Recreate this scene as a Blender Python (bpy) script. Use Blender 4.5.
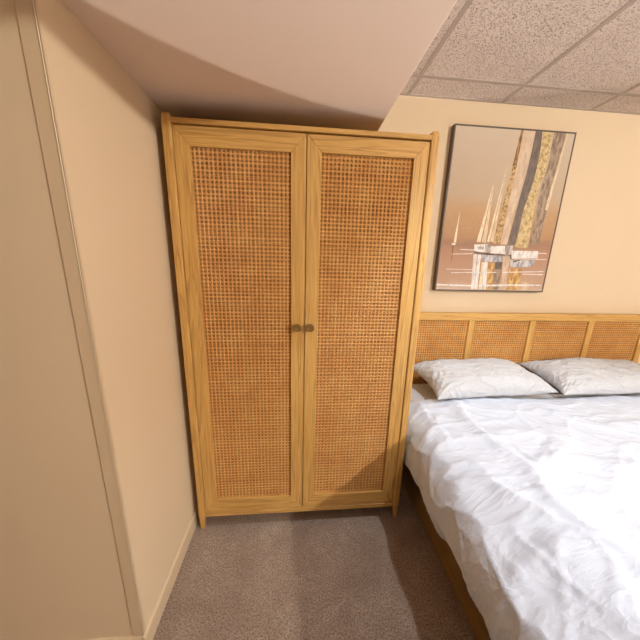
import bpy, bmesh, math, random
from mathutils import Vector, Matrix, noise
random.seed(7)
for o in list(bpy.data.objects):
    bpy.data.objects.remove(o, do_unlink=True)
scene = bpy.context.scene
col = scene.collection

# ------------------------------------------------------------------ camera
cam_data = bpy.data.cameras.new('camera')
cam_data.sensor_fit = 'HORIZONTAL'
cam_data.sensor_width = 36.0
cam_data.lens = 14.597
cam_data.clip_start = 0.01
camera = bpy.data.objects.new('camera', cam_data)
col.objects.link(camera)
rot = Matrix(((0.99639351, -0.00680204, -0.08457957),
              (-0.08099017, 0.22107621, -0.9718878),
              (0.02530935, 0.97523281, 0.219728)))
camera.matrix_world = Matrix.Translation((0.4719, -1.1432, 1.3973)) @ rot.to_4x4()
scene.camera = camera

# ------------------------------------------------------------------ world, exposure, lamp powers
world = bpy.data.worlds.new('world')
scene.world = world
world.use_nodes = True
world.node_tree.nodes['Background'].inputs[0].default_value = (0.9, 0.75, 0.6, 1)
world.node_tree.nodes['Background'].inputs[1].default_value = 0.02
scene.view_settings.view_transform = 'Standard'
scene.view_settings.look = 'None'
scene.view_settings.exposure = 0.17
scene.view_settings.gamma = 1.0
scene.view_settings.use_curve_mapping = False
# three lamps of the room, all out of the frame: power in watts, colour, bulb centre
DOWNLIGHT = dict(power=72.0, colour=(0.86, 0.95, 1.0), pos=(1.48, -0.52, 2.40), r=0.03)
CEILING = dict(power=285.0, colour=(1.0, 0.93, 0.82), pos=(3.10, -2.80, 2.215), r=0.05)
UPLIGHT = dict(power=64.0, colour=(1.0, 0.95, 0.88), pos=(1.14, -1.74, 0.68), r=0.005)

# ------------------------------------------------------------------ helpers
def link(name, mesh, mat=None, parent=None):
    o = bpy.data.objects.new(name, mesh)
    col.objects.link(o)
    if mat is not None:
        mesh.materials.append(mat)
    if parent is not None:
        o.parent = parent
    return o

def mesh_from(name, bm, smooth=False):
    me = bpy.data.meshes.new(name)
    bm.normal_update()
    bm.to_mesh(me)
    bm.free()
    if smooth:
        me.polygons.foreach_set('use_smooth', [True] * len(me.polygons))
    return me

def tag(o, label=None, cat=None, group=None, kind=None):
    if label: o['label'] = label
    if cat: o['category'] = cat
    if group: o['group'] = group
    if kind: o['kind'] = kind
    return o

def empty(name, loc):
    e = bpy.data.objects.new(name, None)
    e.empty_display_size = 0.1
    col.objects.link(e)
    e.location = loc
    return e

def box_bm(x0, x1, y0, y1, z0, z1, bevel=0.0, seg=2, bm=None):
    own = bm is None
    if own: bm = bmesh.new()
    r = bmesh.ops.create_cube(bm, size=1.0)
    for v in r['verts']:
        v.co = Vector(((x0 + x1) / 2 + v.co.x * (x1 - x0), (y0 + y1) / 2 + v.co.y * (y1 - y0), (z0 + z1) / 2 + v.co.z * (z1 - z0)))
    if bevel > 0:
        es = set(e for v in r['verts'] for e in v.link_edges)
        bmesh.ops.bevel(bm, geom=list(es), offset=bevel, segments=seg, profile=0.5, affect='EDGES')
    return bm

def prism_bm(poly, y0, y1, bevel=0.0, seg=2):
    """polygon in x-z, extruded along y (y0 is the front)"""
    bm = bmesh.new()
    a = [bm.verts.new((x, y0, z)) for x, z in poly]
    b = [bm.verts.new((x, y1, z)) for x, z in poly]
    n = len(poly)
    bm.faces.new(a)
    bm.faces.new(b[::-1])
    for i in range(n):
        j = (i + 1) % n
        bm.faces.new((a[j], a[i], b[i], b[j]))
    bmesh.ops.recalc_face_normals(bm, faces=bm.faces)
    if bevel > 0:
        bmesh.ops.bevel(bm, geom=list(bm.edges), offset=bevel, segments=seg, profile=0.5, affect='EDGES')
    return bm

def lathe_bm(profile, n=24, axis='Z', bm=None):
    if bm is None: bm = bmesh.new()
    rings = []
    for r, h in profile:
        ring = []
        for k in range(n):
            a = 2 * math.pi * k / n
            c, s = math.cos(a) * r, math.sin(a) * r
            ring.append(bm.verts.new((c, s, h) if axis == 'Z' else (c, -h, s)))
        rings.append(ring)
    for A_, B_ in zip(rings, rings[1:]):
        for k in range(n):
            j = (k + 1) % n
            bm.faces.new((A_[k], A_[j], B_[j], B_[k]))
    bm.faces.new(rings[0][::-1])
    bm.faces.new(rings[-1])
    bmesh.ops.recalc_face_normals(bm, faces=bm.faces)
    return bm

# ------------------------------------------------------------------ materials
def srgb(r, g, b):
    f = lambda c: (c / 255 / 12.92) if c / 255 <= 0.04045 else ((c / 255 + 0.055) / 1.055) ** 2.4
    return (f(r), f(g), f(b), 1.0)

class NT:
    def __init__(self, name):
        self.m = bpy.data.materials.new(name)
        self.m.use_nodes = True
        self.t = self.m.node_tree
        self.p = self.t.nodes['Principled BSDF']
        self.tc = self.n('ShaderNodeTexCoord')
    def n(self, ty, **kw):
        nd = self.t.nodes.new(ty)
        for k, v in kw.items(): setattr(nd, k, v)
        return nd
    def l(self, a, b): self.t.links.new(a, b)
    def mapping(self, scale, loc=(0, 0, 0), rot=(0, 0, 0), src='Object'):
        mp = self.n('ShaderNodeMapping')
        mp.inputs['Scale'].default_value = scale
        mp.inputs['Location'].default_value = loc
        mp.inputs['Rotation'].default_value = rot
        self.l(self.tc.outputs[src], mp.inputs[0])
        return mp.outputs[0]
    def noise(self, vec, scale, detail=4, rough=0.55, dist=0.0):
        nd = self.n('ShaderNodeTexNoise')
        nd.inputs['Scale'].default_value = scale
        nd.inputs['Detail'].default_value = detail
        nd.inputs['Roughness'].default_value = rough
        nd.inputs['Distortion'].default_value = dist
        self.l(vec, nd.inputs['Vector'])
        return nd.outputs['Fac']
    def ramp(self, fac, stops, interp='LINEAR'):
        r = self.n('ShaderNodeValToRGB')
        r.color_ramp.interpolation = interp
        e = r.color_ramp.elements
        e[0].position, e[0].color = stops[0]
        e[1].position, e[1].color = stops[-1]
        for pos, c in stops[1:-1]:
            q = e.new(pos); q.color = c
        self.l(fac, r.inputs[0])
        return r.outputs[0]
    def mix(self, fac, a, b, mode='MIX'):
        m = self.n('ShaderNodeMix', data_type='RGBA', blend_type=mode)
        for sock, v in ((m.inputs[0], fac), (m.inputs[6], a), (m.inputs[7], b)):
            if isinstance(v, (int, float)): sock.default_value = v
            elif isinstance(v, tuple): sock.default_value = v
            else: self.l(v, sock)
        return m.outputs[2]
    def math(self, op, a, b=0.0):
        m = self.n('ShaderNodeMath', operation=op)
        for sock, v in ((m.inputs[0], a), (m.inputs[1], b)):
            if isinstance(v, (int, float)): sock.default_value = v
            else: self.l(v, sock)
        return m.outputs[0]
    def bump(self, height, strength, dist=0.002):
        b = self.n('ShaderNodeBump')
        b.inputs['Strength'].default_value = strength
        b.inputs['Distance'].default_value = dist
        self.l(height, b.inputs['Height'])
        self.l(b.outputs[0], self.p.inputs['Normal'])
    def base(self, c):
        if isinstance(c, tuple): self.p.inputs['Base Color'].default_value = c
        else: self.l(c, self.p.inputs['Base Color'])
    def rough(self, v, spec=0.5, metal=0.0):
        if isinstance(v, (int, float)): self.p.inputs['Roughness'].default_value = v
        else: self.l(v, self.p.inputs['Roughness'])
        self.p.inputs['Specular IOR Level'].default_value = spec
        self.p.inputs['Metallic'].default_value = metal

def painted(name, c, var=0.03, rough=0.75, bump=0.12):
    t = NT(name)
    v = t.mapping((1, 1, 1))
    n1 = t.noise(v, 2.2, 3)
    d = tuple(x * (1 - var * 2) for x in c[:3]) + (1,)
    t.base(t.mix(n1, d, c))
    t.rough(rough, 0.3)
    t.bump(t.noise(v, 160, 3), bump, 0.001)
    return t.m

def wood(name, axis, tone=1.0):
    """honey ash: long grain lines along the given axis"""
    t = NT(name)
    oi = t.n('ShaderNodeObjectInfo')
    sc = {'x': (0.55, 15, 15), 'y': (15, 0.55, 15), 'z': (15, 15, 0.55)}[axis]
    v0 = t.mapping(sc)
    add = t.n('ShaderNodeVectorMath', operation='ADD')
    cb = t.n('ShaderNodeCombineXYZ')
    for k in range(3): t.l(t.math('MULTIPLY', oi.outputs['Random'], 37.0 + 11 * k), cb.inputs[k])
    t.l(v0, add.inputs[0]); t.l(cb.outputs[0], add.inputs[1])
    v = add.outputs[0]
    coarse = t.noise(v, 1.6, 3, 0.5, 0.6)
    rings = t.math('FRACT', t.math('MULTIPLY', coarse, 7.0))
    lines = t.ramp(rings, [(0.0, (0, 0, 0, 1)), (0.12, (1, 1, 1, 1)), (0.75, (0.75, 0.75, 0.75, 1)), (1.0, (0, 0, 0, 1))])
    fine = t.noise(v, 11.0, 4, 0.65)
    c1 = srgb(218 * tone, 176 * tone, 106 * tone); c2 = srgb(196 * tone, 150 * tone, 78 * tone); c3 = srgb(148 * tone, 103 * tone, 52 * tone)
    body = t.mix(t.ramp(fine, [(0.32, (0, 0, 0, 1)), (0.68, (1, 1, 1, 1))]), c2, c1)
    t.base(t.mix(t.math('MULTIPLY', t.math('SUBTRACT', 1.0, lines), 0.55), body, c3))
    t.rough(t.math('ADD', t.math('MULTIPLY', fine, 0.2), 0.38), 0.4)
    t.bump(t.math('ADD', t.math('MULTIPLY', lines, 0.5), fine), 0.12, 0.0012)
    return t.m

def cane_material():
    t = NT('woven_cane')
    at = t.n('ShaderNodeAttribute', attribute_name='tone')
    v = t.mapping((1, 1, 1))
    patch = t.noise(v, 9.0, 4, 0.6)
    fine = t.noise(v, 220.0, 2, 0.6)
    c = t.mix(at.outputs['Fac'], srgb(204, 144, 74), srgb(236, 184, 112))
    c = t.mix(t.ramp(patch, [(0.35, (0, 0, 0, 1)), (0.7, (0.6, 0.6, 0.6, 1))]), c, srgb(200, 132, 66))
    c = t.mix(t.math('MULTIPLY', fine, 0.12), c, srgb(160, 104, 54))
    t.base(c)
    t.rough(0.45, 0.4)
    return t.m

def fabric(name, c, weave=0.25, wr=0.25):
    t = NT(name)
    v = t.mapping((1, 1, 1))
    t.base(t.mix(t.noise(v, 3.0, 3), tuple(x * 0.95 for x in c[:3]) + (1,), c))
    t.rough(0.85, 0.2)
    w = t.noise(v, 900, 1)
    crinkle = t.noise(t.mapping((1, 1, 1)), 26, 5, 0.6, 0.8)
    def ridge(scale, rot_, k, pw):
        n_ = t.noise(t.mapping((1, k, 1), (rot_ * 3.1, rot_ * 1.7, 0.3), (0, 0, rot_)), scale, 3, 0.5, 1.2)
        a_ = t.math('ABSOLUTE', t.math('SUBTRACT', t.math('MULTIPLY', n_, 2.0), 1.0))
        return t.math('POWER', t.math('SUBTRACT', 1.0, a_), pw)
    h = t.math('ADD', t.math('MULTIPLY', ridge(4.0, 0.7, 2.6, 10.0), 3.0), t.math('MULTIPLY', ridge(9.0, -0.9, 2.4, 8.0), 1.0))
    h = t.math('ADD', h, t.math('MULTIPLY', ridge(24.0, 1.9, 2.0, 6.0), 0.45))
    t.bump(t.math('ADD', t.math('ADD', h, t.math('MULTIPLY', w, weave * 0.2)), t.math('MULTIPLY', crinkle, 0.7)), wr, 0.006)
    t.p.inputs['Sheen Weight'].default_value = 0.15
    return t.m

def carpet():
    t = NT('carpet_pile')
    v = t.mapping((1, 1, 1))
    big = t.noise(v, 4.5, 5, 0.6, 0.4)
    mid = t.noise(v, 26, 4, 0.6)
    fine = t.noise(v, 150, 4, 0.75)
    vor = t.n('ShaderNodeTexVoronoi'); vor.inputs['Scale'].default_value = 300; t.l(v, vor.inputs['Vector'])
    c = t.mix(t.ramp(big, [(0.3, (0, 0, 0, 1)), (0.7, (1, 1, 1, 1))]), srgb(172, 148, 130), srgb(218, 196, 176))
    c = t.mix(t.ramp(mid, [(0.35, (0, 0, 0, 1)), (0.65, (0.6, 0.6, 0.6, 1))]), c, srgb(182, 158, 140))
    c = t.mix(t.ramp(fine, [(0.36, (0.95, 0.95, 0.95, 1)), (0.58, (0, 0, 0, 1))]), c, srgb(112, 88, 74))
    t.base(c)
    t.rough(0.95, 0.1)
    t.bump(t.math('ADD', t.math('ADD', fine, t.math('MULTIPLY', vor.outputs['Distance'], 0.8)), t.math('MULTIPLY', mid, 1.4)), 0.9, 0.008)
    t.p.inputs['Sheen Weight'].default_value = 0.2
    return t.m

def acoustic():
    t = NT('acoustic_tile')
    v = t.mapping((1, 1, 1))
    vor = t.n('ShaderNodeTexVoronoi'); vor.inputs['Scale'].default_value = 185; vor.inputs['Randomness'].default_value = 1.0
    t.l(t.mapping((1, 0.75, 1)), vor.inputs['Vector'])
    gate = t.ramp(t.noise(v, 150, 2), [(0.40, (0, 0, 0, 1)), (0.50, (1, 1, 1, 1))])
    pit = t.ramp(vor.outputs['Distance'], [(0.26, (1, 1, 1, 1)), (0.42, (0, 0, 0, 1))])
    pit = t.math('MULTIPLY', pit, gate)
    c = t.mix(t.noise(v, 5, 3), srgb(218, 205, 197), srgb(232, 220, 212))
    t.base(t.mix(pit, c, srgb(122, 100, 86)))
    t.rough(0.9, 0.1)
    t.bump(t.math('SUBTRACT', t.noise(v, 200, 2), t.math('MULTIPLY', pit, 2.0)), 0.6, 0.003)
    return t.m

def plain(name, c, rough=0.5, metal=0.0, spec=0.5, var=0.06, scale=40):
    t = NT(name)
    n1 = t.noise(t.mapping((1, 1, 1)), scale, 3)
    t.base(t.mix(n1, tuple(x * (1 - 2 * var) for x in c[:3]) + (1,), c))
    t.rough(rough, spec, metal)
    return t.m

def emitter(name, d):
    m = bpy.data.materials.new(name); m.use_nodes = True
    t = m.node_tree; t.nodes.clear()
    e = t.nodes.new('ShaderNodeEmission'); o = t.nodes.new('ShaderNodeOutputMaterial')
    area = 4 * math.pi * d['r'] ** 2
    e.inputs[0].default_value = (*d['colour'], 1)
    e.inputs[1].default_value = d['power'] / (math.pi * area)
    t.links.new(e.outputs[0], o.inputs[0])
    return m

M = dict(
    wall=painted('cream_wall_paint', srgb(226, 205, 174)),
    bulk=painted('bulkhead_paint', srgb(232, 214, 200), 0.02),
    trim=painted('trim_paint', srgb(216, 194, 162), 0.02, 0.45, 0.04),
    tile=acoustic(),
    grid=plain('grid_enamel', srgb(182, 168, 158), 0.45),
    carpet=carpet(),
    wood_x=wood('ash_wood_along_x', 'x'), wood_y=wood('ash_wood_along_y', 'y'), wood_z=wood('ash_wood_along_z', 'z'),
    rail=wood('shade_toned_rail_wood', 'y', 0.70),  # same ash toned down: shade below the duvet put into the colour
    backing=plain('shade_toned_backing_board', srgb(48, 22, 7), 0.9),  # board coloured dark to stand for the shade inside the cane holes
    cane=cane_material(),
    brass=plain('aged_brass', srgb(132, 99, 54), 0.42, 0.25),
    sheet=fabric('white_sheet', srgb(214, 214, 218), 0.3, 0.25),
    duvet=fabric('white_duvet_cotton', srgb(210, 219, 236), 0.3, 0.18),
    pillow=fabric('white_pillow_cotton', srgb(202, 205, 212), 0.3, 0.4),
    frame=plain('bronze_grey_frame', srgb(96, 82, 70), 0.45),
    metal=plain('dark_lamp_metal', srgb(60, 52, 46), 0.4, 0.6),
)

# ------------------------------------------------------------------ room constants
XW, YB, ZB, XE, ZT, YC = -0.0715, 0.6475, 1.9643, 0.8178, 2.394, -0.4363
XR, YF = 6.4, -6.4          # far right wall and the wall behind the camera

def struct(name, bm, mat, label, cat, parent=None):
    o = link(name, mesh_from(name, bm), mat, parent)
    return tag(o, label, cat, kind='structure')

floor = struct('floor', box_bm(-3.4, XR, YF, YB, -0.05, 0.0), M['carpet'], 'taupe cut-pile carpet covering the whole bedroom floor', 'floor')
struct('wall_back', box_bm(-3.4, XR + 0.1, YB, YB + 0.1, -0.05, 2.6), M['wall'], 'cream painted back wall behind the wardrobe and headboard', 'wall')
struct('wall_left', box_bm(-3.4, XW, YC, YB, -0.05, 2.6), M['wall'], 'cream painted wall beside the wardrobe, ending in an outer corner', 'wall')
struct('wall_right', box_bm(XR, XR + 0.1, YF, YB, -0.05, 2.6), M['wall'], 'cream wall on the far side of the bed', 'wall')
struct('wall_front', box_bm(-3.5, XR, YF - 0.1, YF, -0.05, 2.6), M['wall'], 'cream wall behind the camera', 'wall')
struct('wall_hallway', box_bm(-3.5, -3.4, YF, YC, -0.05, 2.6), M['wall'], 'cream wall at the far left beyond the outer corner', 'wall')
struct('ceiling_bulkhead', box_bm(-3.4, XE, YF, YB, ZB, 2.6, 0.004), M['bulk'], 'low smooth pinkish white bulkhead over the wardrobe', 'ceiling')

# suspended ceiling: one tile and one bar at a time
ceil = struct('ceiling', box_bm(XE, XR, YF, YB, ZT + 0.03, ZT + 0.06), M['grid'], 'suspended ceiling of speckled white acoustic tiles in a metal grid', 'ceiling')
T1, TW, TL, YT = 1.1265, 0.61, 1.22, 0.4771
xs = [XE] + [T1 + TW * k for k in range(9)] + [XR]
ys = [YB] + [YT - TL * k for k in range(6)] + [YF]
xs = [x for x in xs if x <= XR]; ys = [y for y in ys if y >= YF]
for i in range(len(xs) - 1):
    for j in range(len(ys) - 1):
        if xs[i + 1] - xs[i] < 0.03 or ys[j] - ys[j + 1] < 0.03: continue
        link('ceiling_tile', mesh_from('ceiling_tile', box_bm(xs[i] + 0.004, xs[i + 1] - 0.004, ys[j + 1] + 0.004, ys[j] - 0.004, ZT + 0.003, ZT + 0.018)), M['tile'], ceil)
for x in xs[1:-1]:
    link('grid_bar', mesh_from('grid_bar', box_bm(x - 0.011, x + 0.011, YF, YB, ZT, ZT + 0.004, 0.001, 1)), M['grid'], ceil)
for y in ys[1:-1]:
    link('grid_bar', mesh_from('grid_bar', box_bm(XE, XR, y - 0.011, y + 0.011, ZT - 0.0006, ZT + 0.0035, 0.001, 1)), M['grid'], ceil)
link('wall_angle', mesh_from('wall_angle', box_bm(XE, XR, YB - 0.012, YB, ZT - 0.001, ZT + 0.003)), M['grid'], ceil)
link('wall_angle', mesh_from('wall_angle', box_bm(XE, XE + 0.018, YF, YB, ZT - 0.001, ZT + 0.003)), M['grid'], ceil)

def baseboard(name, pts, label):
    """profile run along a straight line from pts[0] to pts[1]; n is the side it faces"""
    (x0, y0), (x1, y1), (nx, ny) = pts
    prof = [(0, 0), (0.009, 0), (0.009, 0.066), (0.0075, 0.073), (0.004, 0.078), (0, 0.079)]
    bm = bmesh.new()
    A_ = [bm.verts.new((x0 + nx * d, y0 + ny * d, z)) for d, z in prof]
    B_ = [bm.verts.new((x1 + nx * d, y1 + ny * d, z)) for d, z in prof]
    bm.faces.new(A_); bm.faces.new(B_[::-1])
    for i in range(len(prof)):
        j = (i + 1) % len(prof)
        bm.faces.new((A_[i], B_[i], B_[j], A_[j]))
    bmesh.ops.recalc_face_normals(bm, faces=bm.faces)
    return struct(name, bm, M['trim'], label, 'baseboard')
baseboard('baseboard_left', ((XW, YC - 0.009), (XW, YB), (1, 0)), 'cream baseboard running along the wall beside the wardrobe')
baseboard('baseboard_front', ((-3.4, YC), (XW + 0.0005, YC), (0, -1)), 'cream baseboard on the wall face left of the outer corner')
# corner moulding on the outer corner
bm = box_bm(XW - 0.034, XW + 0.0035, YC - 0.005, YC + 0.001, 0.079, ZB, 0.0022, 2)
box_bm(XW - 0.001, XW + 0.0035, YC - 0.005, YC + 0.008, 0.079, ZB, 0.0012, 1, bm)
struct('trim_1', bm, M['trim'], 'flat cream corner moulding on the outer wall corner', 'moulding')

# ------------------------------------------------------------------ woven cane
def cane_bm_mesh(name, x0, x1, z0, z1, y, pitch, seed=0):
    """six-way woven cane: pairs of upright and level strands, thin diagonals; strands are arched ribbons"""
    rnd = random.Random(seed)
    nx = max(2, round((x1 - x0) / pitch)); nz = max(2, round((z1 - z0) / pitch))
    px, pz = (x1 - x0) / nx, (z1 - z0) / nz
    V, F, T = [], [], []
    def strand(pts, wx, wz, tone):
        # pts: (x, z, depth); (wx, wz): half width vector
        b = len(V)
        for k, (x, z, d) in enumerate(pts):
            V.extend(((x - wx, y + d + 0.0005, z - wz), (x, y + d - 0.0006, z), (x + wx, y + d + 0.0005, z + wz)))
            tt = min(1, max(0, tone + rnd.uniform(-0.12, 0.12)))
            T.extend((tt, tt, tt))
            if k:
                q = b + 3 * k
                F.append((q - 3, q, q + 1, q - 2)); F.append((q - 2, q + 1, q + 2, q - 1))
    hw = pitch * 0.102
    for i in range(nx + 1):
        for s in (-1, 1):
            jx = rnd.uniform(-1, 1) * pitch * 0.03
            x = x0 + i * px + s * pitch * 0.112 + jx
            if x - hw < x0 or x + hw > x1: continue
            pts = [(x + rnd.uniform(-1, 1) * pitch * 0.03, z0 + k * pz / 2, 0.0009 * math.cos(math.pi * k / 2 + (0 if s > 0 else math.pi))) for k in range(2 * nz + 1)]
            strand(pts, hw, 0, rnd.uniform(0.45, 1.0))
    for j in range(nz + 1):
        for s in (-1, 1):
            z = z0 + j * pz + s * pitch * 0.112 + rnd.uniform(-1, 1) * pitch * 0.05
            if z - hw < z0 or z + hw > z1: continue
            pts = [(x0 + k * px / 2, z + rnd.uniform(-1, 1) * pitch * 0.03, -0.0009 * math.cos(math.pi * k / 2 + (0 if s > 0 else math.pi))) for k in range(2 * nx + 1)]
            strand(pts, 0, hw, rnd.uniform(0.45, 1.0))
    dw = pitch * 0.055 * 0.7071
    for d in (1, -1):
        off = 0.0016 if d > 0 else 0.0022
        for i in range(-nz, nx + 1):
            lo = max(0, -i); hi = min(nz, nx - i)
            if hi - lo < 1: continue
            tone = rnd.uniform(0.2, 0.9)
            pts = []
            for k in range(lo, hi + 1):
                x = x0 + (i + k) * px
                z = z0 + k * pz if d > 0 else z1 - k * pz
                pts.append((x, z, off + 0.0005 * (-1) ** k))
            strand(pts, dw, -dw * d, tone)
    me = bpy.data.meshes.new(name)
    me.from_pydata(V, [], F)
    at = me.attributes.new('tone', 'FLOAT', 'POINT')
    at.data.foreach_set('value', T)
    return me

# ------------------------------------------------------------------ wardrobe
ward = empty('wardrobe', (0.5, 0.3, 0.0))
tag(ward, 'tall honey wood wardrobe with two woven cane doors standing against the back wall', 'wardrobe')
O = Vector((-0.5, -0.3, 0.0))     # parts are modelled in room coordinates and hung on the empty
def part(name, bm, mat, parent, smooth=False, off=None):
    me = bm if isinstance(bm, bpy.types.Mesh) else mesh_from(name, bm, smooth)
    o = link(name, me, mat, parent)
    if off is not None: o.location = off
    return o

PW = 0.036
def post_bm(x0, x1, y0, y1, inner):
    """square post, domed top, foot tapered on the inner side"""
    bm = bmesh.new()
    rings = []
    prof = [(0.0, 0.58), (0.03, 0.66), (0.06, 0.80), (0.085, 0.95), (0.10, 1.0), (1.0, 1.0), (1.895, 1.0), (1.908, 0.94), (1.917, 0.78), (1.921, 0.5)]
    w, d = x1 - x0, y1 - y0
    xc, yc = (x0 + x1) / 2, (y0 + y1) / 2
    for z, s in prof:
        ring = []
        low = z < 0.5
        for k in range(16):
            a = 2 * math.pi * (k + 0.5) / 16
            c, sn = math.cos(a), math.sin(a)
            e = 0.35
            ux = math.copysign(abs(c) ** e, c); uy = math.copysign(abs(sn) ** e, sn)
            if low:       # outer edge stays straight, inner edge runs in
                cx = (x0 + w * s / 2) if inner > 0 else (x1 - w * s / 2)
                cx = cx * 0.75 + xc * 0.25
            else: cx = xc
            ring.append(bm.verts.new((cx + ux * w / 2 * s, yc + uy * d / 2 * s, z)))
        rings.append(ring)
    for A_, B_ in zip(rings, rings[1:]):
        for k in range(16):
            j = (k + 1) % 16
            bm.faces.new((A_[k], A_[j], B_[j], B_[k]))
    bm.faces.new(rings[0][::-1]); bm.faces.new(rings[-1])
    return bm
WD = 0.60
for y0 in (-0.008, WD - 0.04):
    part('post', post_bm(-PW - 0.001, -0.001, y0, y0 + 0.04, 1), M['wood_z'], ward, False, O)
    part('post', post_bm(1.001, 1.001 + PW, y0, y0 + 0.04, -1), M['wood_z'], ward, False, O)
part('top_panel', box_bm(-0.002, 1.002, -0.010, WD - 0.01, 1.8845, 1.902, 0.002), M['wood_x'], ward, False, O)
part('bottom_rail', box_bm(-0.002, 1.002, -0.004, 0.016, 0.080, 0.1045, 0.002), M['wood_x'], ward, False, O)
part('bottom_panel', box_bm(-0.002, 1.002, 0.017, WD - 0.012, 0.085, 0.102, 0.001), M['wood_x'], ward, False, O)
part('side_panel', box_bm(-0.026, -0.010, 0.030, WD - 0.038, 0.085, 1.884), M['wood_z'], ward, False, O)
part('side_panel', box_bm(1.010, 1.026, 0.030, WD - 0.038, 0.085, 1.884), M['wood_z'], ward, False, O)
part('back_panel', box_bm(-0.009, 1.009, WD - 0.024, WD - 0.014, 0.103, 1.884), M['wood_z'], ward, False, O)

def door(x0, x1, z0, z1, ox0, ox1, oz0, oz1, knob_x, seed):
    y0, y1 = -0.002, 0.018
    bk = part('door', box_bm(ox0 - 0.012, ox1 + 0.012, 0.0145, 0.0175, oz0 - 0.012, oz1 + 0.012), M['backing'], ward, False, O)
    g = 0.0004
    part('stile', prism_bm([(x0, z0 + g), (ox0, oz0), (ox0, oz1), (x0, z1 - g)], y0, y1, 0.0012, 1), M['wood_z'], bk)
    part('stile', prism_bm([(ox1, oz0), (x1, z0 + g), (x1, z1 - g), (ox1, oz1)], y0, y1, 0.0012, 1), M['wood_z'], bk)
    part('rail', prism_bm([(x0 + g, z1), (ox0, oz1 + g), (ox1, oz1 + g), (x1 - g, z1)], y0, y1, 0.0012, 1), M['wood_x'], bk)
    part('rail', prism_bm([(x0 + g, z0), (x1 - g, z0), (ox1, oz0 - g), (ox0, oz0 - g)], y0, y1, 0.0012, 1), M['wood_x'], bk)
    c = part('cane_panel', cane_bm_mesh('cane_panel', ox0 - 0.004, ox1 + 0.004, oz0 - 0.004, oz1 + 0.004, 0.0062, 0.0166, seed), M['cane'], bk)
    tag(c, 'woven natural cane panel', kind='stuff')
    k = part('knob', lathe_bm([(0.010, 0.0), (0.010, 0.002), (0.009, 0.005), (0.009, 0.013), (0.0165, 0.017), (0.0175, 0.019), (0.0175, 0.030), (0.0165, 0.032), (0.012, 0.032), (0.011, 0.0308)], 28, 'Y'), M['brass'], bk)
    k.location = (knob_x, y0, 1.108)
    tag(k, 'small round aged brass knob')
door(0.001, 0.5005, 0.107, 1.880, 0.059, 0.440, 0.182, 1.811, 0.469, 1)
door(0.5035, 0.999, 0.107, 1.880, 0.562, 0.939, 0.184, 1.816, 0.527, 2)

# ------------------------------------------------------------------ bed
BX0, BX1 = 1.165, 3.165
YH = 0.5825
bed = empty('bed', (2.165, -0.4, 0.0))
tag(bed, 'king size wooden bed with a cane headboard and low plank side rails', 'bed')
OB = Vector((-2.165, 0.4, 0.0))
hb = part('headboard', box_bm(BX0 + 0.02, BX1 - 0.02, YH + 0.022, YH + 0.030, 0.14, 1.05), M['backing'], bed, False, OB)
part('top_rail', box_bm(BX0, BX1, YH, YH + 0.045, 1.009, 1.0636, 0.003), M['wood_x'], hb)
part('bottom_rail', box_bm(BX0 + 0.046, BX1 - 0.046, YH + 0.003, YH + 0.04, 0.20, 0.25, 0.003), M['wood_x'], hb)
for xa in (BX0, BX1 - 0.0455):
    part('stile', box_bm(xa, xa + 0.0455, YH + 0.001, YH + 0.044, 0.0, 1.0085, 0.003), M['wood_z'], hb)
dv = [1.728, 2.2035, 2.679]
for x in dv:
    part('divider', box_bm(x - 0.0225, x + 0.0225, YH + 0.004, YH + 0.021, 0.2505, 1.0085, 0.002), M['wood_z'], hb)
edges = [BX0 + 0.0455] + [e for x in dv for e in (x - 0.0225, x + 0.0225)] + [BX1 - 0.0455]
for k in range(4):
    c = part('cane_panel', cane_bm_mesh('cane_panel', edges[2 * k] - 0.003, edges[2 * k + 1] + 0.003, 0.40, 1.012, YH + 0.0125, 0.0170, 10 + k), M['cane'], hb)
    tag(c, kind='stuff')
YFOOT = -1.52
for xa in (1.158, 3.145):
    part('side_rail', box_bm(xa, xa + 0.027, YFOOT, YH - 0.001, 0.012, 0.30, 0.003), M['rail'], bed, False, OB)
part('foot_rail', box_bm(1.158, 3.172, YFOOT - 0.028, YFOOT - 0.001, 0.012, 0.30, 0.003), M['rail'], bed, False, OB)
for xa in (1.19, 3.09):
    part('leg', box_bm(xa, xa + 0.05, YFOOT + 0.01, YFOOT + 0.06, 0.0, 0.26, 0.003), M['wood_z'], bed, False, OB)
part('slat_base', box_bm(1.187, 3.143, YFOOT + 0.001, YH - 0.01, 0.262, 0.285), M['wood_y'], bed, False, OB)

mat_ = link('mattress', mesh_from('mattress', box_bm(1.19, 3.14, YFOOT + 0.02, YH - 0.012, 0.287, 0.545, 0.045, 5), True), M['sheet'])
tag(mat_, 'thick mattress in a white fitted sheet, mostly hidden under the duvet', 'mattress')

# ------------------------------------------------------------------ duvet
def catmull(P, t):
    n = len(P) - 1
    i = min(int(t), n - 1); f = t - i
    p0, p1, p2, p3 = P[max(i - 1, 0)], P[i], P[i + 1], P[min(i + 2, n)]
    return tuple(0.5 * ((2 * b) + (-a + c) * f + (2 * a - 5 * b + 4 * c - d) * f * f + (-a + 3 * b - 3 * c + d) * f ** 3) for a, b, c, d in zip(p0, p1, p2, p3))

def resample(P, n, sub=40):
    pts = [catmull(P, k / sub) for k in range((len(P) - 1) * sub + 1)]
    L = [0]
    for a, b in zip(pts, pts[1:]): L.append(L[-1] + math.dist(a, b))
    out, j = [], 0
    for k in range(n + 1):
        s = L[-1] * k / n
        while j < len(L) - 2 and L[j + 1] < s: j += 1
        f = (s - L[j]) / max(1e-9, L[j + 1] - L[j])
        out.append(tuple(a + (b - a) * f for a, b in zip(pts[j], pts[j + 1])))
    return out, L[-1]

def ridged(x, y, z=0.0):
    return 1.0 - abs(noise.noise(Vector((x, y, z)))) * 2.0

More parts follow.
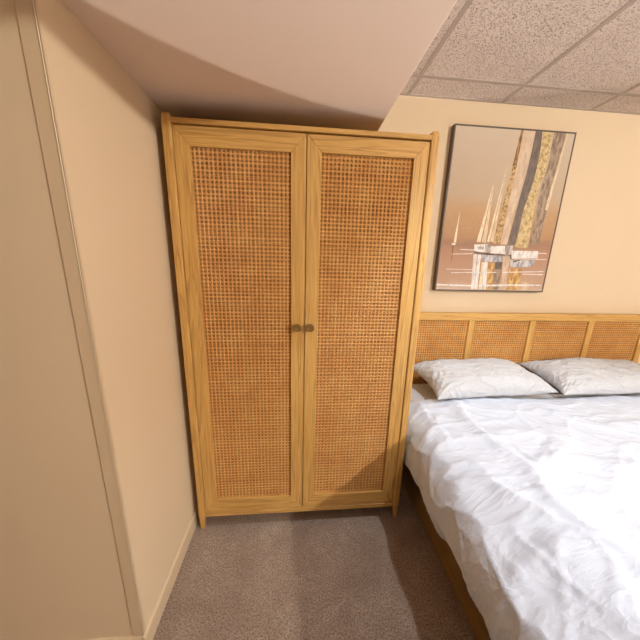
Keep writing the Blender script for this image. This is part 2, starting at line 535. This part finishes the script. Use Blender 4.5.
def seg_dist(px, py, a, b):
    ax, ay = a; bx, by = b
    t = max(0, min(1, ((px - ax) * (bx - ax) + (py - ay) * (by - ay)) / ((bx - ax) ** 2 + (by - ay) ** 2)))
    dx, dy = px - ax - t * (bx - ax), py - ay - t * (by - ay)
    side = (bx - ax) * (py - ay) - (by - ay) * (px - ax)
    return math.hypot(dx, dy), side

# fold lines in plan: (polyline, height, width)
FOLDS = [
    ([(1.40, 0.16), (1.36, 0.02), (1.36, -0.12), (1.40, -0.32), (1.36, -0.48), (1.42, -0.75)], 0.016, 0.022),
    ([(1.36, -0.12), (1.52, -0.10), (1.75, -0.16)], 0.009, 0.022),
    ([(1.38, -0.32), (1.60, -0.27), (1.85, -0.33)], 0.010, 0.024),
    ([(1.62, 0.10), (1.70, -0.06), (1.66, -0.25)], 0.008, 0.026),
    ([(1.10, -0.32), (1.20, -0.36), (1.30, -0.52)], 0.010, 0.014),
    ([(1.06, -0.10), (1.14, -0.05), (1.22, 0.05)], 0.008, 0.016),
    ([(1.12, -0.62), (1.25, -0.60), (1.42, -0.66)], 0.009, 0.020),
    ([(1.90, 0.05), (2.05, -0.08), (2.30, -0.05)], 0.010, 0.026),
    ([(1.85, -0.33), (2.1, -0.42), (2.4, -0.35)], 0.010, 0.028),
    ([(1.20, 0.22), (1.17, 0.05), (1.18, -0.12)], 0.008, 0.014),
]
def duvet():
    left = [(1.130, 0.285), (1.098, 0.297), (1.068, 0.328), (1.053, 0.38), (1.053, 0.45), (1.072, 0.525), (1.118, 0.576), (1.21, 0.600), (1.42, 0.612), (1.75, 0.606), (2.165, 0.602)]
    prof = left + [(2 * 2.165 - x, z) for x, z in left[-2::-1]]
    NU, NV = 330, 250
    P2, LU = resample(prof, NU)
    y0, y1 = 0.265, -1.62
    V, F = [], []
    nrm = []
    for i in range(NU + 1):
        a, b = P2[max(i - 1, 0)], P2[min(i + 1, NU)]
        tx, tz = b[0] - a[0], b[1] - a[1]
        l = math.hypot(tx, tz) or 1
        nrm.append((-tz / l, tx / l))
    for j in range(NV + 1):
        v = j / NV
        y = y0 + (y1 - y0) * v
        for i in range(NU + 1):
            x, z = P2[i]
            s = LU * i / NU
            nx, nz = nrm[i]
            # the upper end is thin and tucked under the pillows, with the corner drawn in
            e = min(1.0, (y0 - y) / 0.16)
            endw = math.sqrt(max(0.0, 1 - (1 - e) ** 2)) if e < 1 else 1.0
            side = max(0.0, min(1.0, (0.56 - z) / 0.22))
            puff = 0.013 * noise.noise(Vector((s * 2.6, y * 2.4, 3.1))) + 0.003 * noise.noise(Vector((s * 6.0, y * 5.0, 8.1)))
            wx = s + 0.10 * noise.noise(Vector((s * 3, y * 3, 1.5))); wy = y + 0.10 * noise.noise(Vector((s * 3, y * 3, 6.5)))
            cre = max(0.0, ridged(wx * 4.2 + wy * 3.0, wy * 3.4 - wx * 2.6, 2.0)) ** 6 * 0.008
            cre += max(0.0, ridged(wx * 3.0 - wy * 5.5, wy * 2.2 + wx * 1.4, 12.0)) ** 7 * 0.006
            cre += max(0.0, ridged(wx * 11.0, wy * 15.0 + wx * 5, 5.0)) ** 3 * 0.0025
            cre += max(0.0, ridged(wx * 26.0 + wy * 12, wy * 30.0, 9.0)) ** 3 * 0.0012
            f = 0.0
            for line, h, w in FOLDS:
                for a, b in zip(line, line[1:]):
                    if abs(x - (a[0] + b[0]) / 2) > 0.4 or abs(y - (a[1] + b[1]) / 2) > 0.4: continue
                    d, sd = seg_dist(x, y, a, b)
                    q = d / w
                    if q < 4: f = max(f, h * math.exp(-q * q * (1.0 if sd > 0 else 0.35)))
            # hanging side: upright flutes and an uneven hem
            fl = side * min(1.0, max(0.15, (0.02 - y) / 0.3)) * (0.010 * math.sin(y * 17 + 2.2 * noise.noise(Vector((y * 3, 0, 4)))) + 0.009 * noise.noise(Vector((y * 9, s * 4, 2))))
            hem = side * side * (0.026 * noise.noise(Vector((y * 3.3, 1.7, 0))) + 0.012 * noise.noise(Vector((y * 11, 4.7, 0))))
            d = (puff + cre + f) * (0.35 + 0.65 * endw) + fl
            zz = z + nz * d + hem
            if nz > 0.3: zz -= (1 - endw) * 0.044
            zz -= 0.045 * max(0.0, min(1.0, (-0.15 - y) / 0.4)) * math.exp(-((x - 1.13) / 0.10) ** 2) * (1 - side)
            V.append((x + nx * d, y + 0.010 * noise.noise(Vector((s * 4, y * 2, 7.7))), zz))
    for j in range(NV):
        for i in range(NU):
            a = j * (NU + 1) + i
            F.append((a, a + NU + 1, a + NU + 2, a + 1))
    me = bpy.data.meshes.new('duvet')
    me.from_pydata(V, [], F)
    me.polygons.foreach_set('use_smooth', [True] * len(me.polygons))
    o = link('duvet', me, M['duvet'])
    so = o.modifiers.new('thickness', 'SOLIDIFY')
    so.thickness = 0.012
    so.offset = -1
    return tag(o, 'rumpled white duvet spread over the bed and hanging down its side', 'duvet')
duvet()

# ------------------------------------------------------------------ pillows
def pillow(L, W, T, loc, rot_, seed, label):
    """closed pillow: two puffed sheets meeting in a seam, drawn-out corners, creases fanning from them"""
    NU, NV = 110, 70
    V, F = [], []
    def pt(u, v, side):
        # u, v in -1..1
        eu, ev = 1 - abs(u) ** 2.6, 1 - abs(v) ** 2.4
        th = (max(eu, 0) * max(ev, 0)) ** 0.48
        pin = 1 - 0.10 * (1 - abs(v) ** 2) * abs(u) ** 4      # short sides drawn in
        piv = 1 - 0.13 * (1 - abs(u) ** 2) * abs(v) ** 4
        x = u * L / 2 * pin; y = v * W / 2 * piv
        r = 0.0
        sx, sy = x + seed * 3.1, y - seed * 1.7
        wob = 0.05 * noise.noise(Vector((sx * 6, sy * 6, 1)))
        ang = math.atan2(abs(y) - W / 2 - 0.02, abs(x) - L / 2 - 0.05)
        rad = math.hypot(abs(x) - L / 2, abs(y) - W / 2)
        r += 0.010 * max(0, ridged(ang * 6 + wob * 20 + math.copysign(3, x) + math.copysign(7, y), rad * 3, seed)) ** 3 * max(0, 1 - rad / 0.32)
        r += 0.009 * max(0, ridged((sx + wob) * 9 + sy * 6, (sy + wob) * 6, 3)) ** 3
        r += 0.004 * max(0, ridged((sx + wob) * 22, (sy + wob) * 18, 6)) ** 2
        lump = 1 + 0.16 * noise.noise(Vector((sx * 3.2, sy * 4, 2)))
        edge = min(1.0, th * 2.2)
        z = side * (T / 2 * th * lump + (r - 0.003) * edge)
        if side < 0: z *= 0.42
        z += 0.012 * noise.noise(Vector((sx * 4, sy * 4, 9)))
        return (x, y, z)
    for side in (1, -1):
        b = len(V)
        for j in range(NV + 1):
            for i in range(NU + 1):
                u = math.sin((i / NU * 2 - 1) * math.pi / 2 * 0.92) / math.sin(math.pi / 2 * 0.92)
                v = math.sin((j / NV * 2 - 1) * math.pi / 2 * 0.92) / math.sin(math.pi / 2 * 0.92)
                V.append(pt(u, v, side))
        for j in range(NV):
            for i in range(NU):
                a = b + j * (NU + 1) + i
                q = (a, a + 1, a + NU + 2, a + NU + 1)
                F.append(q if side > 0 else q[::-1])
    me = bpy.data.meshes.new('pillow')
    me.from_pydata(V, [], F)
    bm = bmesh.new(); bm.from_mesh(me)
    bmesh.ops.remove_doubles(bm, verts=bm.verts, dist=0.0004)
    bm.to_mesh(me); bm.free()
    me.polygons.foreach_set('use_smooth', [True] * len(me.polygons))
    o = link('pillow', me, M['pillow'])
    o.location = loc; o.rotation_euler = rot_
    return tag(o, label, 'pillow', 'white pillows against the headboard')
pillow(0.84, 0.365, 0.21, (1.68, 0.370, 0.660), (math.radians(9), math.radians(1), math.radians(5)), 1, 'plump white pillow on the wardrobe side of the bed')
pillow(0.86, 0.375, 0.195, (2.56, 0.370, 0.660), (math.radians(9), math.radians(-1), math.radians(-2)), 2, 'white pillow on the far side of the bed, cut by the frame edge')

# ------------------------------------------------------------------ painting
PX0, PX1, PZ0, PZ1 = 1.428, 2.249, 1.2196, 2.2482
pw, ph = PX1 - PX0, PZ1 - PZ0
pic = empty('painting', (PX0, YB, PZ0))
tag(pic, 'framed abstract painting of sailing boats in beige, gold and grey above the bed', 'painting')
def bar(poly):
    return prism_bm(poly, -0.038, -0.001, 0.0006, 1)
fw = 0.0085
link('frame_bar', mesh_from('frame_bar', bar([(0, 0), (fw, fw), (fw, ph - fw), (0, ph)])), M['frame'], pic)
link('frame_bar', mesh_from('frame_bar', bar([(pw - fw, fw), (pw, 0), (pw, ph), (pw - fw, ph - fw)])), M['frame'], pic)
link('frame_bar', mesh_from('frame_bar', bar([(0, ph), (fw, ph - fw), (pw - fw, ph - fw), (pw, ph)])), M['frame'], pic)
link('frame_bar', mesh_from('frame_bar', bar([(0, 0), (pw, 0), (pw - fw, fw), (fw, fw)])), M['frame'], pic)

def canvas_material():
    t = NT('painted_canvas')
    sp = t.n('ShaderNodeSeparateXYZ'); t.l(t.tc.outputs['Object'], sp.inputs[0])
    n1 = t.noise(t.mapping((1, 1, 2.2)), 4.0, 5, 0.6, 0.5)
    z = t.math('ADD', t.math('DIVIDE', sp.outputs['Z'], ph), t.math('MULTIPLY', t.math('SUBTRACT', n1, 0.5), 0.16))
    c = t.ramp(z, [(0.0, srgb(205, 186, 170)), (0.07, srgb(190, 156, 132)), (0.27, srgb(178, 138, 112)), (0.32, srgb(160, 124, 102)),
                   (0.36, srgb(178, 140, 104)), (0.50, srgb(190, 154, 116)), (0.62, srgb(190, 168, 144)), (1.0, srgb(204, 188, 168))])
    spk = t.ramp(t.noise(t.mapping((1, 1, 1)), 34, 5, 0.7), [(0.58, (0, 0, 0, 1)), (0.72, (0.5, 0.5, 0.5, 1))])
    zone = t.ramp(z, [(0.36, (0, 0, 0, 1)), (0.44, (1, 1, 1, 1)), (0.56, (0, 0, 0, 1))])
    c = t.mix(t.math('MULTIPLY', spk, zone), c, srgb(222, 196, 158))
    t.base(c)
    t.rough(0.6, 0.3)
    t.bump(t.noise(t.mapping((1, 1, 1)), 260, 2), 0.2, 0.001)
    return t.m
canvas = link('canvas', mesh_from('canvas', box_bm(fw + 0.0004, pw - fw - 0.0004, -0.036, -0.004, fw + 0.0004, ph - fw - 0.0004)), canvas_material(), pic)

def paint(name, c, c2, scale=60, lo=0.4, hi=0.6, metal=0.0, stretch=0.35):
    t = NT('paint_' + name)
    n1 = t.noise(t.mapping((1, 1, stretch)), scale, 4, 0.65)
    t.base(t.ramp(n1, [(lo, c), (hi, c2)]))
    t.rough(0.5, 0.4, metal)
    t.bump(n1, 0.4, 0.002)
    return t.m
PM = dict(
    cream=paint('cream', srgb(216, 196, 164), srgb(238, 226, 200), 50),
    cream2=paint('pale_tan', srgb(202, 178, 146), srgb(228, 210, 180), 50),
    pale=paint('pale', srgb(196, 170, 144), srgb(216, 194, 168), 40),
    white=paint('white', srgb(186, 180, 178), srgb(236, 232, 228), 45, 0.3, 0.55),
    grey=paint('grey', srgb(138, 128, 124), srgb(200, 190, 184), 45),
    blue=paint('blue_grey', srgb(140, 140, 148), srgb(212, 210, 212), 45),
    black=paint('black', srgb(54, 48, 46), srgb(112, 104, 100), 70),
    brown=paint('brown', srgb(112, 76, 54), srgb(140, 100, 72), 60),
    bronze=paint('bronze', srgb(106, 72, 34), srgb(176, 136, 84), 60, 0.42, 0.6),
    gold=paint('gold_leaf', srgb(146, 114, 68), srgb(216, 194, 144), 70, 0.32, 0.58, 0.0, 0.8),
    bronze2=paint('bronze_flake', srgb(126, 90, 46), srgb(206, 174, 120), 70, 0.36, 0.58, 0.0, 0.8),
    gold2=paint('ochre', srgb(172, 126, 66), srgb(222, 186, 124), 60),
    slate=paint('slate', srgb(92, 80, 74), srgb(128, 112, 102), 50, 0.35, 0.68),
    taupe=paint('taupe', srgb(126, 106, 90), srgb(176, 154, 132), 50),
)
STROKES = [
    ('sail', 'cream', [(0.109, 0.535), (0.11, 0.325), (0.091, 0.327)]),
    ('hull', 'white', [(0.078, 0.322), (0.11, 0.321), (0.104, 0.31), (0.085, 0.312)]),
    ('reflection', 'brown', [(0.086, 0.308), (0.097, 0.305), (0.095, 0.183)]),
    ('sail', 'cream', [(0.313, 0.717), (0.285, 0.335), (0.256, 0.335)]),
    ('sail', 'cream2', [(0.316, 0.709), (0.324, 0.333), (0.293, 0.334)]),
    ('sail', 'cream', [(0.385, 0.825), (0.349, 0.337), (0.331, 0.338)]),
    ('sail', 'cream2', [(0.389, 0.821), (0.378, 0.337), (0.355, 0.34)]),
    ('band', 'pale', [(0.459, 1.019), (0.536, 1.019), (0.479, 0.324), (0.43, 0.324)]),
    ('mast', 'bronze', [(0.441, 1.019), (0.455, 1.019), (0.451, 0.812), (0.422, 0.81)]),
    ('mast', 'bronze2', [(0.424, 0.814), (0.451, 0.816), (0.425, 0.326), (0.377, 0.327)]),
    ('mast', 'slate', [(0.54, 1.019), (0.585, 1.019), (0.6, 0.852), (0.581, 0.552), (0.535, 0.323), (0.484, 0.324), (0.505, 0.549), (0.527, 0.757), (0.537, 0.89)]),
    ('mast', 'gold', [(0.592, 1.019), (0.658, 1.019), (0.661, 0.78), (0.63, 0.677), (0.637, 0.304), (0.544, 0.309), (0.557, 0.569), (0.59, 0.743), (0.595, 0.893)]),
    ('mast', 'taupe', [(0.666, 1.019), (0.758, 1.019), (0.713, 0.331), (0.646, 0.333), (0.651, 0.695), (0.669, 0.831)]),
    ('band', 'cream2', [(0.753, 1.019), (0.765, 1.019), (0.729, 0.558), (0.708, 0.557)]),
    ('block', 'white', [(0.242, 0.318), (0.361, 0.326), (0.374, 0.27), (0.251, 0.269)]),
    ('block', 'grey', [(0.318, 0.325), (0.361, 0.326), (0.371, 0.271), (0.331, 0.27)]),
    ('block', 'grey', [(0.267, 0.305), (0.313, 0.307), (0.316, 0.288), (0.275, 0.286)]),
    ('block', 'white', [(0.367, 0.31), (0.467, 0.317), (0.48, 0.256), (0.372, 0.262)]),
    ('block', 'grey', [(0.467, 0.317), (0.527, 0.319), (0.529, 0.254), (0.477, 0.261)]),
    ('block', 'white', [(0.523, 0.285), (0.722, 0.288), (0.727, 0.238), (0.528, 0.233)]),
    ('block', 'blue', [(0.523, 0.221), (0.717, 0.224), (0.702, 0.181), (0.537, 0.173)]),
    ('block', 'blue', [(0.272, 0.253), (0.466, 0.246), (0.467, 0.203), (0.33, 0.208)]),
    ('line', 'black', [(0.25, 0.275), (0.311, 0.265), (0.478, 0.259), (0.48, 0.25), (0.313, 0.253), (0.251, 0.265)]),
    ('line', 'black', [(0.543, 0.213), (0.597, 0.227), (0.603, 0.221), (0.549, 0.205)]),
    ('line', 'black', [(0.507, 0.255), (0.526, 0.26), (0.532, 0.232), (0.512, 0.237)]),
    ('stripe', 'white', [(0.247, 0.252), (0.272, 0.253), (0.29, 0.014), (0.267, 0.014)]),
    ('stripe', 'white', [(0.279, 0.249), (0.302, 0.25), (0.314, 0.015), (0.292, 0.015)]),
    ('stripe', 'cream', [(0.316, 0.201), (0.335, 0.201), (0.347, 0.013), (0.324, 0.012)]),
    ('stripe', 'white', [(0.336, 0.204), (0.36, 0.205), (0.379, 0.013), (0.348, 0.013)]),
    ('stripe', 'gold2', [(0.365, 0.196), (0.415, 0.197), (0.424, 0.013), (0.386, 0.013)]),
    ('stripe', 'slate', [(0.417, 0.206), (0.47, 0.207), (0.469, 0.158), (0.421, 0.157)]),
    ('stripe', 'taupe', [(0.421, 0.157), (0.469, 0.158), (0.476, 0.012), (0.43, 0.012)]),
    ('stripe', 'pale', [(0.466, 0.246), (0.517, 0.247), (0.528, 0.011), (0.495, 0.011)]),
    ('stripe', 'gold2', [(0.531, 0.161), (0.625, 0.164), (0.627, 0.013), (0.536, 0.011)]),
    ('stripe', 'pale', [(0.638, 0.076), (0.668, 0.072), (0.699, 0.055), (0.701, 0.009), (0.642, 0.011)]),
    ('line', 'white', [(0.144, 0.285), (0.248, 0.285), (0.249, 0.279), (0.145, 0.28)]),
    ('line', 'white', [(0.086, 0.252), (0.239, 0.26), (0.24, 0.254), (0.087, 0.249)]),
    ('line', 'white', [(0.539, 0.232), (0.795, 0.234), (0.796, 0.229), (0.54, 0.228)]),
    ('line', 'white', [(0.719, 0.276), (0.786, 0.275), (0.787, 0.27), (0.72, 0.271)]),
    ('line', 'white', [(0.104, 0.128), (0.435, 0.138), (0.436, 0.132), (0.105, 0.123)]),
    ('line', 'white', [(0.482, 0.139), (0.791, 0.15), (0.792, 0.145), (0.483, 0.133)]),
    ('line', 'white', [(0.636, 0.129), (0.793, 0.129), (0.794, 0.123), (0.637, 0.124)]),
    ('line', 'white', [(0.008, 0.046), (0.283, 0.043), (0.537, 0.053), (0.798, 0.054), (0.8, 0.047), (0.539, 0.04), (0.285, 0.032), (0.008, 0.036)]),
    ('line', 'white', [(0.064, 0.151), (0.256, 0.152), (0.257, 0.148), (0.065, 0.147)]),
]
for k, (nm, m, poly) in enumerate(STROKES):
    link('paint_' + nm, mesh_from('paint_' + nm, prism_bm(poly, -0.0366 - 0.00004 * k, -0.0355)), PM[m], canvas)

# ------------------------------------------------------------------ lamps (out of frame)
def lathe_ring(prof, n):
    bm = bmesh.new()
    R_ = [[bm.verts.new((math.cos(2 * math.pi * k / n) * r, math.sin(2 * math.pi * k / n) * r, h)) for k in range(n)] for r, h in prof]
    for q in range(len(prof)):
        A_, B_ = R_[q], R_[(q + 1) % len(prof)]
        for k in range(n):
            j = (k + 1) % n
            bm.faces.new((A_[k], A_[j], B_[j], B_[k]))
    bmesh.ops.recalc_face_normals(bm, faces=bm.faces)
    return bm

def bulb(d, mat, parent):
    bm = bmesh.new()
    bmesh.ops.create_icosphere(bm, subdivisions=3, radius=d['r'])
    o = link('bulb', mesh_from('bulb', bm, True), mat, parent)
    o.location = (0, 0, d['pos'][2] - parent.location.z)
    return o

p = DOWNLIGHT['pos']
dl = empty('downlight', (p[0], p[1], ZT))
tag(dl, 'white recessed downlight in the tiled ceiling above the bed edge', 'lamp')
link('trim_ring', mesh_from('trim_ring', lathe_ring([(0.055, 0.002), (0.085, 0.002), (0.085, -0.002), (0.078, -0.006), (0.058, -0.006), (0.055, -0.002)], 40), True), M['grid'], dl)
ld = bpy.data.lights.new('lamp', 'SPOT')
ld.energy = DOWNLIGHT['power']; ld.color = DOWNLIGHT['colour']; ld.shadow_soft_size = DOWNLIGHT['r']
ld.spot_size = math.radians(98); ld.spot_blend = 0.6
lo = bpy.data.objects.new('lamp', ld); col.objects.link(lo); lo.parent = dl
lo.location = (0, 0, -0.02)

p = CEILING['pos']
cl = empty('ceiling_lamp', (p[0], p[1], ZT))
tag(cl, 'round globe lamp on a short stem under the tiled ceiling, beyond the bed', 'lamp')
bulb(CEILING, emitter('ceiling_glow', CEILING), cl)
h = p[2] - ZT
link('stem', mesh_from('stem', lathe_bm([(0.012, h + 0.048), (0.012, 0.0)], 12), True), M['metal'], cl)
link('canopy', mesh_from('canopy', lathe_bm([(0.07, 0.0), (0.07, -0.015), (0.03, -0.03)], 24), True), M['metal'], cl)

p = UPLIGHT['pos']
tl = empty('uplighter_lamp', (p[0], p[1], 0.0))
tag(tl, 'short dark metal uplighter on the floor at the foot of the bed', 'lamp')
zb = p[2]
link('base', mesh_from('base', lathe_bm([(0.09, 0.0), (0.09, 0.015), (0.02, 0.03)], 32), True), M['metal'], tl)
link('pole', mesh_from('pole', lathe_bm([(0.012, 0.03), (0.012, zb - 0.09)], 16), True), M['metal'], tl)
link('bowl', mesh_from('bowl', lathe_bm([(0.02, zb - 0.09), (0.07, zb - 0.06), (0.10, zb), (0.096, zb), (0.066, zb - 0.052), (0.018, zb - 0.08)], 48), True), M['metal'], tl)
ld = bpy.data.lights.new('lamp', 'SPOT')
ld.energy = UPLIGHT['power']; ld.color = UPLIGHT['colour']; ld.shadow_soft_size = UPLIGHT['r']
ld.spot_size = 2 * math.atan(1.81 / (ZB - zb)); ld.spot_blend = 0.008
lo = bpy.data.objects.new('lamp', ld); col.objects.link(lo); lo.parent = tl
lo.location = (0, 0, zb); lo.rotation_euler = (math.pi, 0, 0)
